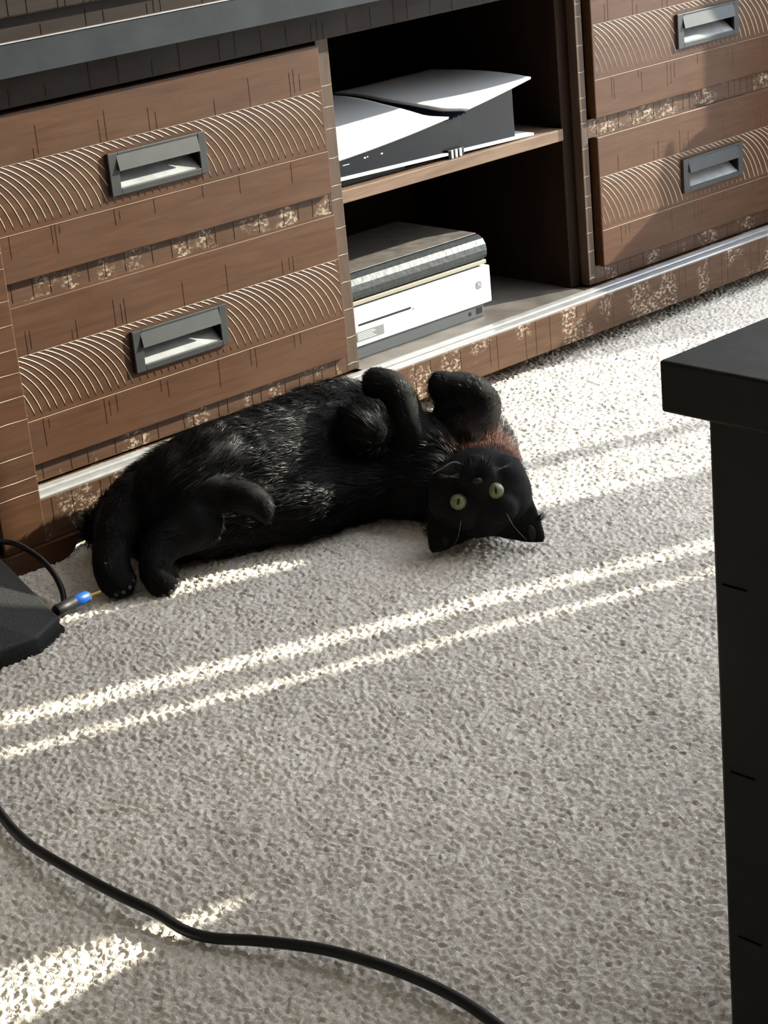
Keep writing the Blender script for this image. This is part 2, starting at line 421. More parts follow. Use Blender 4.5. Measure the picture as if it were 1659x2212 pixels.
# corner posts (proud of the drawers), middle posts, dividers
MB().box((XL, -0.0475, 0.03), (-0.6405, 0.02, 0.755), .002).build('corner_post', M['wood'], con)
MB().box((1.288, -0.0475, 0.03), (XR, 0.02, 0.755), .002).build('corner_post', M['wood'], con)
MB().box((0.0025, 0.010, 0.0985), (0.0290, 0.03, 0.632), .0012).build('post', M['wood_post'], con)
MB().box((0.594, 0.010, 0.0985), (0.612, 0.03, 0.632), .0012).build('post', M['wood_post'], con)
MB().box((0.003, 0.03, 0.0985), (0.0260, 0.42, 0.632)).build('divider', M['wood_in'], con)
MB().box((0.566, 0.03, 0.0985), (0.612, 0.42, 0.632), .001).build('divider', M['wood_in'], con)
MB().box((0.0260, 0.026, 0.3655), (0.566, 0.40, 0.3862), .001).build('shelf', M['shelf'], con)
for (a, b) in ((-0.640, 0.0025), (0.612, 1.288)):
    MB().box((a, 0.010, 0.3612), (b, 0.03, 0.3936)).build('middle_rail', M['wood_glint'], con)
    MB().box((a, 0.010, 0.0985), (b, 0.03, 0.1300)).build('bottom_rail', M['wood_glint'], con)
# bracket feet with a curved inner end
def foot(x0, x1, name='bracket_foot'):
    s = 1 if x1 > x0 else -1
    pr = [(x0, -0.007), (x1 - s * .045, -0.007)]
    for k in range(7):
        t = k / 6 * math.pi / 2
        pr.append((x1 - s * .040 + s * .036 * math.sin(t), 0.022 - 0.024 * math.cos(t)))
    pr += [(x1, 0.0295), (x0, 0.0295)]
    m = MB(); n = len(pr); vs = [(p, y, q) for y in (-0.055, 0.02) for (p, q) in pr]
    fs = [tuple(range(n)), tuple(range(n, 2 * n))[::-1]] + [(i, i + n, (i + 1) % n + n, (i + 1) % n) for i in range(n)]
    m.add(vs, fs); return m.build(name, M['wood'], con)
foot(XL - .006, -0.592); foot(XR + .006, 1.24)
for x in (XL + .03, 0.3, XR - .07):
    MB().box((x, 0.33, -0.007), (x + .05, 0.39, 0.03)).build('rear_foot', M['wood_in'], con)

# saw kerfs and pale glint-coloured ticks: thin raised lines of geometry, joined
def ridge_path(mb, pts, w, h, nrm_y):
    """triangular ridge lying on a -Y facing face; pts = (x, z) list"""
    vs = []; n = len(pts)
    for i, (x, z) in enumerate(pts):
        x0, z0 = pts[max(i - 1, 0)]; x1, z1 = pts[min(i + 1, n - 1)]
        tx, tz = x1 - x0, z1 - z0; l = math.hypot(tx, tz) or 1; px, pz = -tz / l, tx / l
        ww = w * (0.35 if i in (0, n - 1) else 1)
        vs += [(x - px * ww, nrm_y + .0002, z - pz * ww), (x, nrm_y - h, z), (x + px * ww, nrm_y + .0002, z + pz * ww)]
    fs = []
    for i in range(n - 1):
        a = i * 3; b = a + 3
        fs += [(a, a + 1, b + 1, b), (a + 1, a + 2, b + 2, b + 1)]
    return mb.add(vs, fs)
R_ = random.Random(3)
km = MB(); x = XL + .09
while x < XR - .08:
    z1 = 0.092; z0 = 0.032 + (R_.random() * .03 if R_.random() < .5 else 0)
    ridge_path(km, [(x, z0), (x, z1)], .0006, .0004, -0.045); x += R_.choice([.018, .026, .036, .05, .07])
tag(km.build('saw_kerfs', M['kerf'], con), kind='stuff')
km = MB()
for (zz0, zz1, yy) in ((.634, .677, -.004), (.725, .753, -.033), (.757, .798, -.045)):
    x = XL + .03
    while x < XR - .02:
        d = R_.random() * (zz1 - zz0) * .5
        ridge_path(km, [(x, zz0), (x, zz1 - d)], .0005, .0005, yy); x += R_.choice([.012, .03, .05, .06, .075])
for (a, b) in ((-0.630, 0.0), (0.635, 1.28)):
    for (z0, z1) in ((.3635, .3915), (.1005, .125)):
        x = a
        while x < b:
            ridge_path(km, [(x, z0), (x, z1)], .0005, .0005, 0.010); x += R_.choice([.018, .03, .036, .05])
tag(km.build('saw_kerfs', M['kerf'], con), kind='stuff')
km = MB()
for (xa, xb, yy, zb) in ((.003, .0285, .010, .63), (.5945, .6115, .010, .63), (XL + .004, -.642, -.0475, .74)):
    z = .11
    while z < zb:
        tilt = R_.uniform(-.0015, .0015)
        ridge_path(km, [(xa, z), ((xa + xb) / 2, z + tilt), (xb, z)], .0006, .0007, yy); z += R_.choice([.022, .034, .045, .05])
tag(km.build('saw_kerfs', M['worn_glint'], con), kind='stuff')

def drawer(x0, z0, z1, bz0, bz1, hx0, hx1, hz0, hz1, name='drawer'):
    x1 = x0 + 0.6365; d = 0.020
    m = MB(); g = 0.004
    ix0, ix1, iz0, iz1 = hx0 + g, hx1 - g, hz0 + g, hz1 - g
    bev = .0012
    # front board as one shell with a rectangular opening for the pull
    bmx = bmesh.new()
    xs = [x0, ix0, ix1, x1]; zs = [z0, iz0, iz1, z1]
    V = {}
    for yi, y in enumerate((0.0, d)):
        for i, xx in enumerate(xs):
            for j, zz in enumerate(zs): V[(i, j, yi)] = bmx.verts.new((xx, y, zz))
    for i in range(3):
        for j in range(3):
            if i == 1 and j == 1: continue
            bmx.faces.new([V[(i, j, 0)], V[(i + 1, j, 0)], V[(i + 1, j + 1, 0)], V[(i, j + 1, 0)]])
            bmx.faces.new([V[(i, j, 1)], V[(i, j + 1, 1)], V[(i + 1, j + 1, 1)], V[(i + 1, j, 1)]])
    for i in range(3):
        for j in (0, 3): bmx.faces.new([V[(i, j, 0)], V[(i, j, 1)], V[(i + 1, j, 1)], V[(i + 1, j, 0)]])
        for i2 in (0, 3): bmx.faces.new([V[(i2, i, 0)], V[(i2, i + 1, 0)], V[(i2, i + 1, 1)], V[(i2, i, 1)]])
    for j in (1, 2): bmx.faces.new([V[(1, j, 0)], V[(2, j, 0)], V[(2, j, 1)], V[(1, j, 1)]])
    for i in (1, 2): bmx.faces.new([V[(i, 1, 0)], V[(i, 1, 1)], V[(i, 2, 1)], V[(i, 2, 0)]])
    bmesh.ops.recalc_face_normals(bmx, faces=bmx.faces[:])
    me = bpy.data.meshes.new(name); bmx.to_mesh(me); bmx.free()
    D = link(name, me, M['wood'], con)
    bv = D.modifiers.new('bevel', 'BEVEL'); bv.width = .0018; bv.segments = 2; bv.limit_method = 'ANGLE'
    # tray behind the front
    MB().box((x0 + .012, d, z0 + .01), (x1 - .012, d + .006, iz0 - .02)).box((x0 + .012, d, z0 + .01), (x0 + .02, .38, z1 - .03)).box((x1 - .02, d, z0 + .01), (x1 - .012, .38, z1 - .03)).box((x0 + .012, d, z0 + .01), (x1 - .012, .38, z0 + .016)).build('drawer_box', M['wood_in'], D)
    # carved arcs across the band
    cm = MB(); Rr = .131; rr = random.Random(int(x0 * 100 + z0 * 1000))
    def hid(px, pz): return hx0 - .002 < px < hx1 + .002 and hz0 - .002 < pz < hz1 + .002
    cz = bz0 + (-Rr * math.cos(math.radians(79)))
    step = .0135; xx = x0 - .13
    while xx < x1:
        ts = []
        jit = rr.uniform(-.0012, .0012)
        pts = []
        t0 = math.acos(min(1, (bz1 - cz) / Rr)); t1 = math.radians(79)
        for k in range(19):
            t = t0 + (t1 - t0) * k / 18
            px = xx + jit + Rr * math.sin(t); pz = cz + Rr * math.cos(t)
            ok = x0 + .002 < px < x1 - .002 and bz0 < pz <= bz1 + 1e-6 and not hid(px, pz)
            if ok: pts.append((px, pz))
            elif pts:
                if len(pts) > 1: ridge_path(cm, pts, .0010, .0007, 0.0)
                pts = []
        if len(pts) > 1: ridge_path(cm, pts, .0010, .0007, 0.0)
        xx += step
    tag(cm.build('carved_arcs', M['worn_glint'], D), kind='stuff')
    lm = MB()
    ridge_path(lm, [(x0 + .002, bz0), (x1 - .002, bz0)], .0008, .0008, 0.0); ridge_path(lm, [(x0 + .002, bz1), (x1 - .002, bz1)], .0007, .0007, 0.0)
    tag(lm.build('band_edges', M['worn_glint'], D), kind='stuff')
    km = MB()
    for (za, zb, s) in ((bz1, z1, 1), (bz0, z0, -1)):
        xx = x0 + rr.uniform(.03, .06)
        while xx < x1 - .02:
            for q in range(rr.choice([1, 2, 2, 3])):
                l = rr.uniform(.012, min(.044, abs(zb - za) - .008)); e = za + s * (.001 + (rr.random() * .006 if q else 0))
                ridge_path(km, [(xx, e), (xx, e + s * l)], .0008, .0004, 0.0); xx += rr.uniform(.006, .014)
            xx += rr.uniform(.05, .10)
    tag(km.build('saw_kerfs', M['kerf'], D), kind='stuff')
    # recessed pull
    f = MB(); y0 = -0.0060
    f.box((hx0, y0, hz0), (hx0 + .017, 0, hz1), .0008).box((hx1 - .014, y0, hz0), (hx1, 0, hz1), .0008)
    f.box((hx0 + .017, y0, hz0), (hx1 - .014, 0, hz0 + .009), .0008).box((hx0 + .017, y0, hz1 - .004), (hx1 - .014, 0, hz1), .0008)
    H = f.build('handle', M['handle'], D)
    c = MB(); a0, a1, b0, b1 = hx0 + .017, hx1 - .014, hz0 + .009, hz1 - .004; yb = .020
    c.box((a0, yb, b0), (a1, yb + .001, b1)).box((a0 - .001, -0.002, b0), (a0, yb, b1)).box((a1, -0.002, b0), (a1 + .001, yb, b1)).box((a0, -0.002, b1), (a1, yb, b1 + .001))
    c.build('recess', M['black_matte'], H)
    MB().prism([(-0.003, b0 - .001), (-0.003, b0 + .0015), (yb, b0 + .019), (yb, b0 - .001)], 0, a0, a1).build('recess_floor', M['handle_in'], H)
    zt = hz1 - .003; zl = zt - .0235
    MB().prism([(y0 + .0010, zt), (y0 - .0045, zl), (y0 - .0025, zl), (y0 + .005, zt)], 0, a0 - .002, a1 - .001).build('grip_flap', M['handle'], H)
    return D
for x0 in (-0.6365, 0.6242):
    s = 0 if x0 < 0 else 1
    hx = (-0.4185, -0.241) if not s else (0.850, 1.026)
    drawer(x0, .3936, .6250, .4608, .5558, hx[0], hx[1], .478, .5395)
    drawer(x0, .1273, .3612, .1930, .2890, hx[0], hx[1], .2135, .2765)

# ------------------------------------------------------------------ white and black game console on the shelf
gc = empty('game_console', (0.26, 0.16, 0.3862), 'large white and glossy black game console lying flat on the upper shelf', 'game console')
def gx(y): return 0.300 - 0.016 * min(1, max(0, (y - .035) / .12)) + 0.020 * max(0, 1 - (y - .035) / .03) - .02
def gw(y): return 0.046 - 0.026 * min(1, (y - .035) / .14)
def edge_z(x): 
    t = (x - .03) / .47
    return .434 + .020 * t + .032 * t * t
def topz(x, y):
    t = (y - .035) / .27; e = edge_z(x)
    return e + (.483 - e) * (1 - (1 - t) ** 1.6) + .010 * math.sin(math.pi * t) * (1 - (x - .03) / .6)
def xright(y): return .503 + .026 * math.sin(min(1, (y - .035) / .27) * math.pi * .6)
def panel(name, fx0, fx1):
    nu, nv = 28, 22; vs = []; fs = []
    for j in range(nv + 1):
        y = .035 + .27 * j / nv
        for i in range(nu + 1):
            x = fx0(y) + (fx1(y) - fx0(y)) * i / nu
            vs.append((x, y, topz(x, y)))
    n = len(vs)
    th = lambda y: .0035 + .010 * min(1, (y - .035) / .05)
    vs += [(x, y + (.0015 if j == 0 else 0), z - th(y)) for j, (x, y, z) in [(k // (nu + 1), v) for k, v in enumerate(vs)]]
    for j in range(nv):
        for i in range(nu):
            a = j * (nu + 1) + i; q = (a, a + 1, a + nu + 2, a + nu + 1)
            fs.append(q); fs.append(tuple(k + n for k in q)[::-1])
    bd = [i for i in range(nu + 1)] + [j * (nu + 1) + nu for j in range(1, nv + 1)] + [nv * (nu + 1) + i for i in range(nu - 1, -1, -1)] + [j * (nu + 1) for j in range(nv - 1, 0, -1)]
    for k in range(len(bd)): a, b = bd[k], bd[(k + 1) % len(bd)]; fs.append((a, a + n, b + n, b))
    return MB().add(vs, fs).build(name, M['white'], gc, True)
panel('top_cover', lambda y: .030, lambda y: gx(y))
panel('top_cover', lambda y: gx(y) + gw(y), xright)
# dark channel between the covers, with three fine ribs
cm = MB()
for k in range(4):
    vs = []; N = 20
    for j in range(N + 1):
        y = .037 + .26 * j / N; w = gw(y) / 4; xa = gx(y) + w * k
        zz = topz(xa, y) - .006
        vs += [(xa - .0005, y, zz - .001), (xa + w * .5, y, zz + .0035), (xa + w + .0005, y, zz - .001)]
    fs = []
    for j in range(N): a = j * 3; fs += [(a, a + 1, a + 4, a + 3), (a + 1, a + 2, a + 5, a + 4)]
    cm.add(vs, fs)
cm.build('ribbed_channel', M['black_gloss'], gc)
# glossy body
vs = []; xs_ = [.035 + .425 * i / 24 for i in range(25)]
for x in xs_:
    zt = edge_z(x) - .004; zb = .402 - .012 * (x - .03) / .47
    for y in (.041, .050, .29):
        vs += [(x, y, zt if y < .05 else zt - .004), (x, y, zb)]
fs = []
for i in range(24):
    a = i * 6; b = a + 6
    fs += [(a, a + 1, b + 1, b), (a + 4, b + 4, b + 5, a + 5), (a, b, b + 2, a + 2), (a + 2, b + 2, b + 4, a + 4), (a + 1, a + 5, b + 5, b + 1)]
fs += [(0, 2, 4, 5, 3, 1), (144, 145, 147, 149, 148, 146)]
MB().add(vs, fs).build('glossy_body', M['black_gloss'], gc)
def plate(z_off, th, x1, y0, mat, name):
    vs = []
    for i in range(2):
        x = (.030, x1)[i]; z = (.4012, .4012 - .0135 * (x1 - .03) / .47)[i] + z_off
        vs += [(x, y0, z), (x, .30, z), (x, .30, z + th), (x, y0, z + th)]
    return MB().add(vs, [(0, 1, 2, 3), (4, 7, 6, 5), (0, 3, 7, 4), (1, 5, 6, 2), (3, 2, 6, 7), (0, 4, 5, 1)]).build(name, mat, gc)
plate(-.0005, .0042, .500, .034, M['white'], 'bottom_cover')
MB().box((.05, .05, .3863), (.44, .28, .3885)).build('base_pad', M['black_matte'], gc)
MB().box((.06, .045, .3885), (.20, .28, .3995)).build('base_pad', M['black_matte'], gc)
for k in range(3): MB().box((.296 + .010 * k, .0315, .3868), (.301 + .010 * k, .045, .4005), .001).build('stand_clip', M['white'], gc)
MB().box((.291, .0335, .3866), (.328, .045, .4012), .001).build('clip_base', M['black_matte'], gc)
for (x, w, z) in ((.1085, .004, .424), (.1155, .002, .4245), (.146, .004, .4235)):
    MB().box((x, .0402, z), (x + w, .0412, z + .0022)).build('status_light', M['white'], gc)
MB().box((.062, .0402, .4215), (.076, .0412, .4225)).build('print_mark', M['print'], gc)

# ------------------------------------------------------------------ white game console on the bottom board
g2 = empty('game_console', (0.21, 0.16, 0.0985), 'flat white game console with disc slot under a black case on the bottom shelf', 'game console')
MB().box((.045, .044, .0985), (.357, .26, .1215), .002).build('base', M['darkstrip'], g2)
wb2 = MB().box((.040, .040, .1215), (.374, .27, .1860), .0015).build('shell', M['white'], g2)
MB().box((.062, .0392, .1560), (.181, .0402, .1592)).build('disc_slot', M['black_matte'], g2)
MB().box((.055, .0393, .1300), (.1165, .0403, .1462)).build('sticker', M['sticker'], g2)
for k in range(5): MB().box((.057, .0388, .1325 + .0026 * k), (.098 - .004 * (k % 3), .0394, .1334 + .0026 * k)).build('print_line', M['print'], g2)
def disc(c, r, y, th, n=28):
    m = MB(); vs = [(c[0] + r * math.cos(2 * math.pi * k / n), yy, c[1] + r * math.sin(2 * math.pi * k / n)) for yy in (y, y + th) for k in range(n)]
    return m.add(vs, [tuple(range(n)), tuple(range(n, 2 * n))[::-1]] + [(k, k + n, (k + 1) % n + n, (k + 1) % n) for k in range(n)])
lg = disc((.3445, .1570), .0072, .0392, .001).build('round_emblem', M['mark_dark'], g2)
for s in (-1, 1):
    ridge_path(m := MB(), [(.3445 - .0052, .157 + s * .0052), (.3445 - .001, .157 + s * .0005), (.3445 + .0052, .157 - s * .0052)], .0009, .0006, .0391)
    m.build('emblem_stroke', M['white'], lg)
disc((.187, .1545), .0016, .0394, .0008, 12).build('eject_button', M['mark_dark'], g2)
disc((.322, .1100), .0035, .0436, .0008, 14).build('pair_button', M['black_matte'], g2)
MB().box((.338, .0436, .1055), (.352, .0446, .1165)).build('port', M['black_matte'], g2)
vm = MB()
for i in range(44):
    for j in range(14):
        xx = .196 + .0036 * i + (.0018 if j % 2 else 0); zz = .1262 + .0041 * j
        if xx > .366 or math.hypot(xx - .3445, zz - .157) < .0105: continue
        vm.box((xx, .0396, zz), (xx + .0009, .0402, zz + .0009))
tag(vm.build('vent_dots', M['print'], g2), kind='stuff')

# black case lying on it
bc = empty('media_case', (0.2, 0.16, 0.186), 'black case with rounded front edge and dusty top lying on the white console', 'case')
prof = [(.050, .1965), (.044, .2000), (.0405, .206), (.040, .214), (.042, .224), (.048, .233), (.058, .2385)]
pf = prof + [(.075, .2400), (.26, .2400), (.26, .1965)]
MB().prism(pf, 0, .040, .3705).build('body', M['leather'], bc)
MB().box((.041, .062, .2395), (.3690, .259, .2412), .0008).build('top_sheet', M['dusty'], bc)
MB().box((.040, .0435, .1895), (.3705, .26, .1965), .001).build('trim_strip', M['tan'], bc)
MB().box((.050, .052, .1860), (.3600, .25, .1895)).build('rubber_base', M['black_matte'], bc)

# ------------------------------------------------------------------ dark table in the foreground
TX, TY = -0.941, -1.4525; TX1, TY1 = 0.90, -2.25
tb = empty('table', (0, -1.85, 0), 'near-black wooden table with thick top at right foreground', 'table')
for k, (a, b) in enumerate(((TY, -1.60), (-1.602, -1.93), (-1.932, TY1))):
    MB().box((TX, a, .558), (TX1, b, .600), .0025, 3).build('top_plank', M['table'], tb)
for x, sx in ((TX + .010, 1), (TX1 - .010, -1)):
    for y, sy in ((TY - .038, -1), (TY1 + .038, 1)):
        MB().box((x, y, -.004), (x + sx * .10, y + sy * .10, .558), .003).build('leg', M['table'], tb)
MB().box((TX + .11, TY - .045, .48), (TX1 - .11, TY - .07, .556)).build('apron', M['table'], tb)
MB().box((TX + .11, TY1 + .045, .48), (TX1 - .11, TY1 + .07, .556)).build('apron', M['table'], tb)
MB().box((TX + .02, TY - .138, .50), (TX + .045, TY1 + .138, .556)).build('apron', M['table'], tb)
MB().box((TX1 - .045, TY - .138, .50), (TX1 - .02, TY1 + .138, .556)).build('apron', M['table'], tb)
for (yy, zz) in ((TY - .06, .255), (TY - .062, .10), (TY - .058, .42)):
    MB().box((TX + .0094, yy - .012, zz), (TX + .0104, yy + .012, zz + .0012)).build('scratch', M['scratch'], tb)

# ------------------------------------------------------------------ cords, plug and black device
cp = [(-1.02, -0.42, .012), (-1.085, -0.54, .010), (-1.121, -0.646, .010), (-1.142, -0.731, .013), (-1.148, -0.822, .016), (-1.147, -0.901, .016), (-1.141, -0.950, .013), (-1.139, -0.995, .009),
      (-1.130, -1.028, .009), (-1.107, -1.070, .011), (-1.082, -1.127, .013), (-1.068, -1.181, .014), (-1.059, -1.234, .013), (-1.056, -1.290, .011), (-1.062, -1.345, .009), (-1.075, -1.42, .008), (-1.09, -1.50, .008)]
tag(MB().tube(spline(cp, 8), .0056, 12).build('power_cord', M['cord'], None, True), 'thick black cord snaking across the carpet in the foreground', 'cord')
dv = empty('plastic_housing', (-0.9, -0.18, 0), 'speckled black wedge-shaped device on the carpet at the left edge', 'device')
bt = [(-.776, -.268), (-.835, -.300), (-1.12, -.285), (-1.12, -.062), (-.730, -.060)]
vs = [(x, y, -.002) for x, y in bt] + [(x, y, z) for (x, y), z in zip(bt, (.020, .020, .03, .05, .044))] + [(-.900, -.215, .062), (-.92, -.11, .085), (-1.12, -.16, .095)]
fs = [(0, 1, 2, 3, 4)] + [(i, i + 5, (i + 1) % 5 + 5, (i + 1) % 5) for i in range(5)] + [(5, 10, 6), (6, 10, 12, 7), (5, 9, 11, 10), (9, 8, 12, 11), (10, 11, 12), (7, 12, 8)]
sh = MB().add(vs, fs).build('shell', M['device'], dv)
bv = sh.modifiers.new('bevel', 'BEVEL'); bv.width = .004; bv.segments = 3
MB().add([(x, y, z) for z in (-.004, .004) for x, y in [(-.772, -.270), (-.835, -.305), (-1.12, -.29), (-1.12, -.06), (-.726, -.058)]],
         [(0, 1, 2, 3, 4), (9, 8, 7, 6, 5)] + [(i, i + 5, (i + 1) % 5 + 5, (i + 1) % 5) for i in range(5)]).build('base_rim', M['rubber'], dv)
pl = empty('plug_cable', (-.73, -.2, 0), 'thin glossy black cable ending in a blue and black plug with gold pin', 'cable')
A_, B_, C_, D_ = Vector((-.762, -.236, .013)), Vector((-.727, -.232, .015)), Vector((-.7075, -.2365, .017)), Vector((-.693, -.240, .018))
MB().tube([A_, A_.lerp(B_, .1), B_], [.007, .0085, .0085], 16).build('plug_body', M['rubber'], pl, True)
MB().tube([B_, B_.lerp(C_, .1), C_], [.0078, .0082, .0078], 16).build('blue_ring', M['blue'], pl, True)
dd = (D_ - C_)
MB().tube([C_, C_ + dd * .18], .0065, 16).build('metal_collar', M['silver'], pl)
MB().tube([C_ + dd * .1, C_ + dd * 1.25], .0022, 10).build('gold_pin', M['gold'], pl)
MB().tube(spline([(-.86, -.03, .05), (-.78, -.035, .062), (-.715, -.058, .058), (-.699, -.10, .045), (-.704, -.150, .032), (-.722, -.198, .018), (-.745, -.228, .008), (-.765, -.238, .009)], 8), .0042, 10).build('cable', M['cord'], pl, True)

# ------------------------------------------------------------------ black cat lying on its back
ctr = empty('cat', (-0.40, -0.27, 0), 'black cat with green eyes rolled on its back on the carpet, head upside down', 'cat')
Hc = Vector((-0.2394, -0.5236, 0.0680))
Fv = Vector((-0.6532, -0.6717, 0.3494)).normalized()
Uv = Vector((-0.1797, -0.3107, -0.9334)).normalized()
Rv = Uv.cross(Fv)
def hl(r, u, f): return Hc + Rv * r + Uv * u + Fv * f
CH = {
 'body': ([(-0.5061, -0.1263, 0.0640, 0.0580), (-0.4486, -0.1755, 0.0840, 0.0780), (-0.3757, -0.2142, 0.0920, 0.0860), (-0.3020, -0.2215, 0.0940, 0.0880), (-0.2083, -0.2137, 0.0910, 0.0850), (-0.1961, -0.3048, 0.0800, 0.0740), (-0.1785, -0.3778, 0.0720, 0.0660)], 1),
 'flank': ([(-0.5432, -0.1709, 0.0450, 0.0450), (-0.4939, -0.2259, 0.0520, 0.0520), (-0.4190, -0.2592, 0.0550, 0.0550), (-0.3644, -0.2870, 0.0560, 0.0560), (-0.2915, -0.3002, 0.0560, 0.0560), (-0.2307, -0.3376, 0.0520, 0.0520), (-0.2081, -0.4052, 0.0500, 0.0500)], 1),
 'belly': ([(-0.5247, -0.1486, 0.0545, 0.0525), (-0.4713, -0.2007, 0.0680, 0.0663), (-0.3974, -0.2367, 0.0735, 0.0719), (-0.3332, -0.2542, 0.0750, 0.0734), (-0.2499, -0.2570, 0.0735, 0.0719), (-0.2134, -0.3212, 0.0660, 0.0643), (-0.1933, -0.3915, 0.0610, 0.0592)], 1),
 'neck': ([(-0.1601, -0.3594, 0.0740, 0.0620), (-0.1054, -0.3748, 0.0740, 0.0600), (-0.1283, -0.4237, 0.0660, 0.0490), (-0.2055, -0.4936, 0.0620, 0.0520)], 1),
 'rump': ([(-0.5109, -0.2062, 0.0826, 0.0700), (-0.5498, -0.1517, 0.0662, 0.0520), (-0.5720, -0.1179, 0.0520, 0.0340), (-0.5899, -0.0946, 0.0387, 0.0180)], 1),
 'arm_a': ([(-0.2080, -0.3742, 0.1090, 0.0340), (-0.2132, -0.3613, 0.1397, 0.0270), (-0.2105, -0.3488, 0.1695, 0.0235), (-0.2108, -0.3323, 0.1877, 0.0230), (-0.2167, -0.3170, 0.1937, 0.0225), (-0.2203, -0.3063, 0.1944, 0.0190)], 0.45),
 'arm_b': ([(-0.1508, -0.4070, 0.1156, 0.0360), (-0.1293, -0.4175, 0.1323, 0.0300), (-0.1184, -0.4172, 0.1521, 0.0275), (-0.1232, -0.4043, 0.1695, 0.0245), (-0.1381, -0.3870, 0.1778, 0.0225), (-0.1531, -0.3723, 0.1809, 0.0190)], 0.45),
 'forearm': ([(-0.1478, -0.3832, 0.1400, 0.0270), (-0.1332, -0.4019, 0.1425, 0.0310), (-0.1205, -0.4178, 0.1473, 0.0280)], .6),
 'ruff': ([(-0.2680, -0.3130, 0.1541, 0.0240), (-0.2659, -0.3377, 0.1370, 0.0300)], 1),
 'thigh': ([(-0.4739, -0.2272, 0.1340, 0.0520), (-0.5295, -0.2195, 0.1086, 0.0600), (-0.5606, -0.2027, 0.0875, 0.0520)], 1),
 'leg_a': ([(-0.5716, -0.1876, 0.0982, 0.0440), (-0.6131, -0.1946, 0.0824, 0.0320), (-0.6375, -0.2063, 0.0589, 0.0265), (-0.6531, -0.2197, 0.0386, 0.0255), (-0.6580, -0.2338, 0.0246, 0.0260), (-0.6590, -0.2430, 0.0217, 0.0215)], 0.45),
 'leg_b': ([(-0.5356, -0.2613, 0.0714, 0.0400), (-0.5772, -0.2520, 0.0592, 0.0300), (-0.6040, -0.2582, 0.0424, 0.0235), (-0.6150, -0.2697, 0.0284, 0.0225), (-0.6152, -0.2780, 0.0174, 0.0230), (-0.6147, -0.2821, 0.0156, 0.0190)], 0.45),
 'tail': ([(-0.5379, -0.2196, 0.1078, 0.0360), (-0.5186, -0.2575, 0.1088, 0.0280), (-0.4969, -0.2914, 0.1076, 0.0235), (-0.4782, -0.3179, 0.1017, 0.0225), (-0.4704, -0.3311, 0.0890, 0.0175), (-0.4704, -0.3370, 0.0773, 0.0100)], 0.5),
}
HEAD = [((0, -.008, 0), .063), ((.022, -.004, .006), .050), ((-.022, -.004, .006), .050),
        ((.032, -.020, .016), .036), ((-.032, -.020, .016), .036), ((.010, -.034, .058), .0165), ((-.010, -.034, .058), .0165),
        ((0, -.046, .046), .0150), ((0, -.018, .055), .0160), ((0, -.008, .048), .020), ((.026, .016, .040), .023), ((-.026, .016, .040), .023)]
def ico(bm_v, bm_f, c, r, base):
    o = len(bm_v); vv, ff = base
    bm_v += [(c[0] + v[0] * r, c[1] + v[1] * r, c[2] + v[2] * r) for v in vv]; bm_f += [tuple(i + o for i in f) for f in ff]
_b = bmesh.new(); bmesh.ops.create_icosphere(_b, subdivisions=3, radius=1); _b.verts.index_update()
ICO = ([v.co[:] for v in _b.verts], [[v.index for v in f.verts] for f in _b.faces]); _b.free()
bvs, bfs = [], []
segs = []   # (a, b, ra, rb, fur length factor)
for nm, (pts, fl) in CH.items():
    sp = spline([p[:3] for p in pts], 6); n = len(pts)
    rad = [pts[min(i // 6, n - 1)][3] * (1 - (i % 6) / 6) + pts[min(i // 6 + 1, n - 1)][3] * (i % 6) / 6 for i in range(len(sp))]
    for i, p in enumerate(sp): ico(bvs, bfs, p, rad[i], ICO)
    for i in range(len(sp) - 1): segs.append((sp[i], sp[i + 1], rad[i], rad[i + 1], fl))
for c, r in HEAD: ico(bvs, bfs, hl(*c), r, ICO)
# toes on every paw: four small pads of toe each
def toes(tip, prev, spread, n=4, r=.0095):
    t = (Vector(tip[:3]) - Vector(prev[:3])).normalized()
    s = (Vector(spread) - t * Vector(spread).dot(t)).normalized()
    for k in range(n):
        u = (k - (n - 1) / 2) / ((n - 1) / 2)
        c = Vector(tip[:3]) + s * u * .0135 + t * (.011 - .005 * u * u)
        ico(bvs, bfs, c, r, ICO); ico(bvs, bfs, c - t * .010, r * 1.1, ICO)
for key, sprd in (('arm_a', (.6, -.6, .5)), ('arm_b', (.5, -.5, .6)), ('leg_a', (.7, -.6, .2)), ('leg_b', (.7, -.6, .1))):
    P_ = CH[key][0]; toes(P_[-1], P_[-2], sprd)
# ears: thick triangular cones, cupped
def ear(base_c, tip, width_dir, w, th):
    b = Vector(base_c); t = Vector(tip); s = (Vector(width_dir)).normalized(); d = (t - b).normalized(); nrm = s.cross(d).normalized()
    for i in range(15):
        q = i / 14; ww = w * (1 - q) ** .8 + .002; cc = b.lerp(t, q)
        m = 7
        for k in range(m):
            u = (k / (m - 1) - .5) * 2
            ico(bvs, bfs, cc + s * ww * u - nrm * .006 * (u * u) * (1 - q), th * (1 - .35 * q), ICO)
TIP_L = Vector((-0.3217, -0.5069, 0.0136)); TIP_R = Vector((-0.2087, -0.6059, 0.0143))
ear(hl(.040, .022, .004), TIP_L, Rv * .75 + Uv * -.55, .034, .0055)
ear(hl(-.034, .026, .004), TIP_R, Rv * .75 + Uv * .55, .034, .0055)
me = bpy.data.meshes.new('cat_raw'); me.from_pydata(bvs, [], bfs)
raw = bpy.data.objects.new('cat_raw', me); COL.objects.link(raw)
rm = raw.modifiers.new('r', 'REMESH'); rm.mode = 'VOXEL'; rm.voxel_size = .0038
sm = raw.modifiers.new('s', 'SMOOTH'); sm.factor = .5; sm.iterations = 4
dg = bpy.context.evaluated_depsgraph_get()
bme = bpy.data.meshes.new_from_object(raw.evaluated_get(dg)); bme.name = 'body'
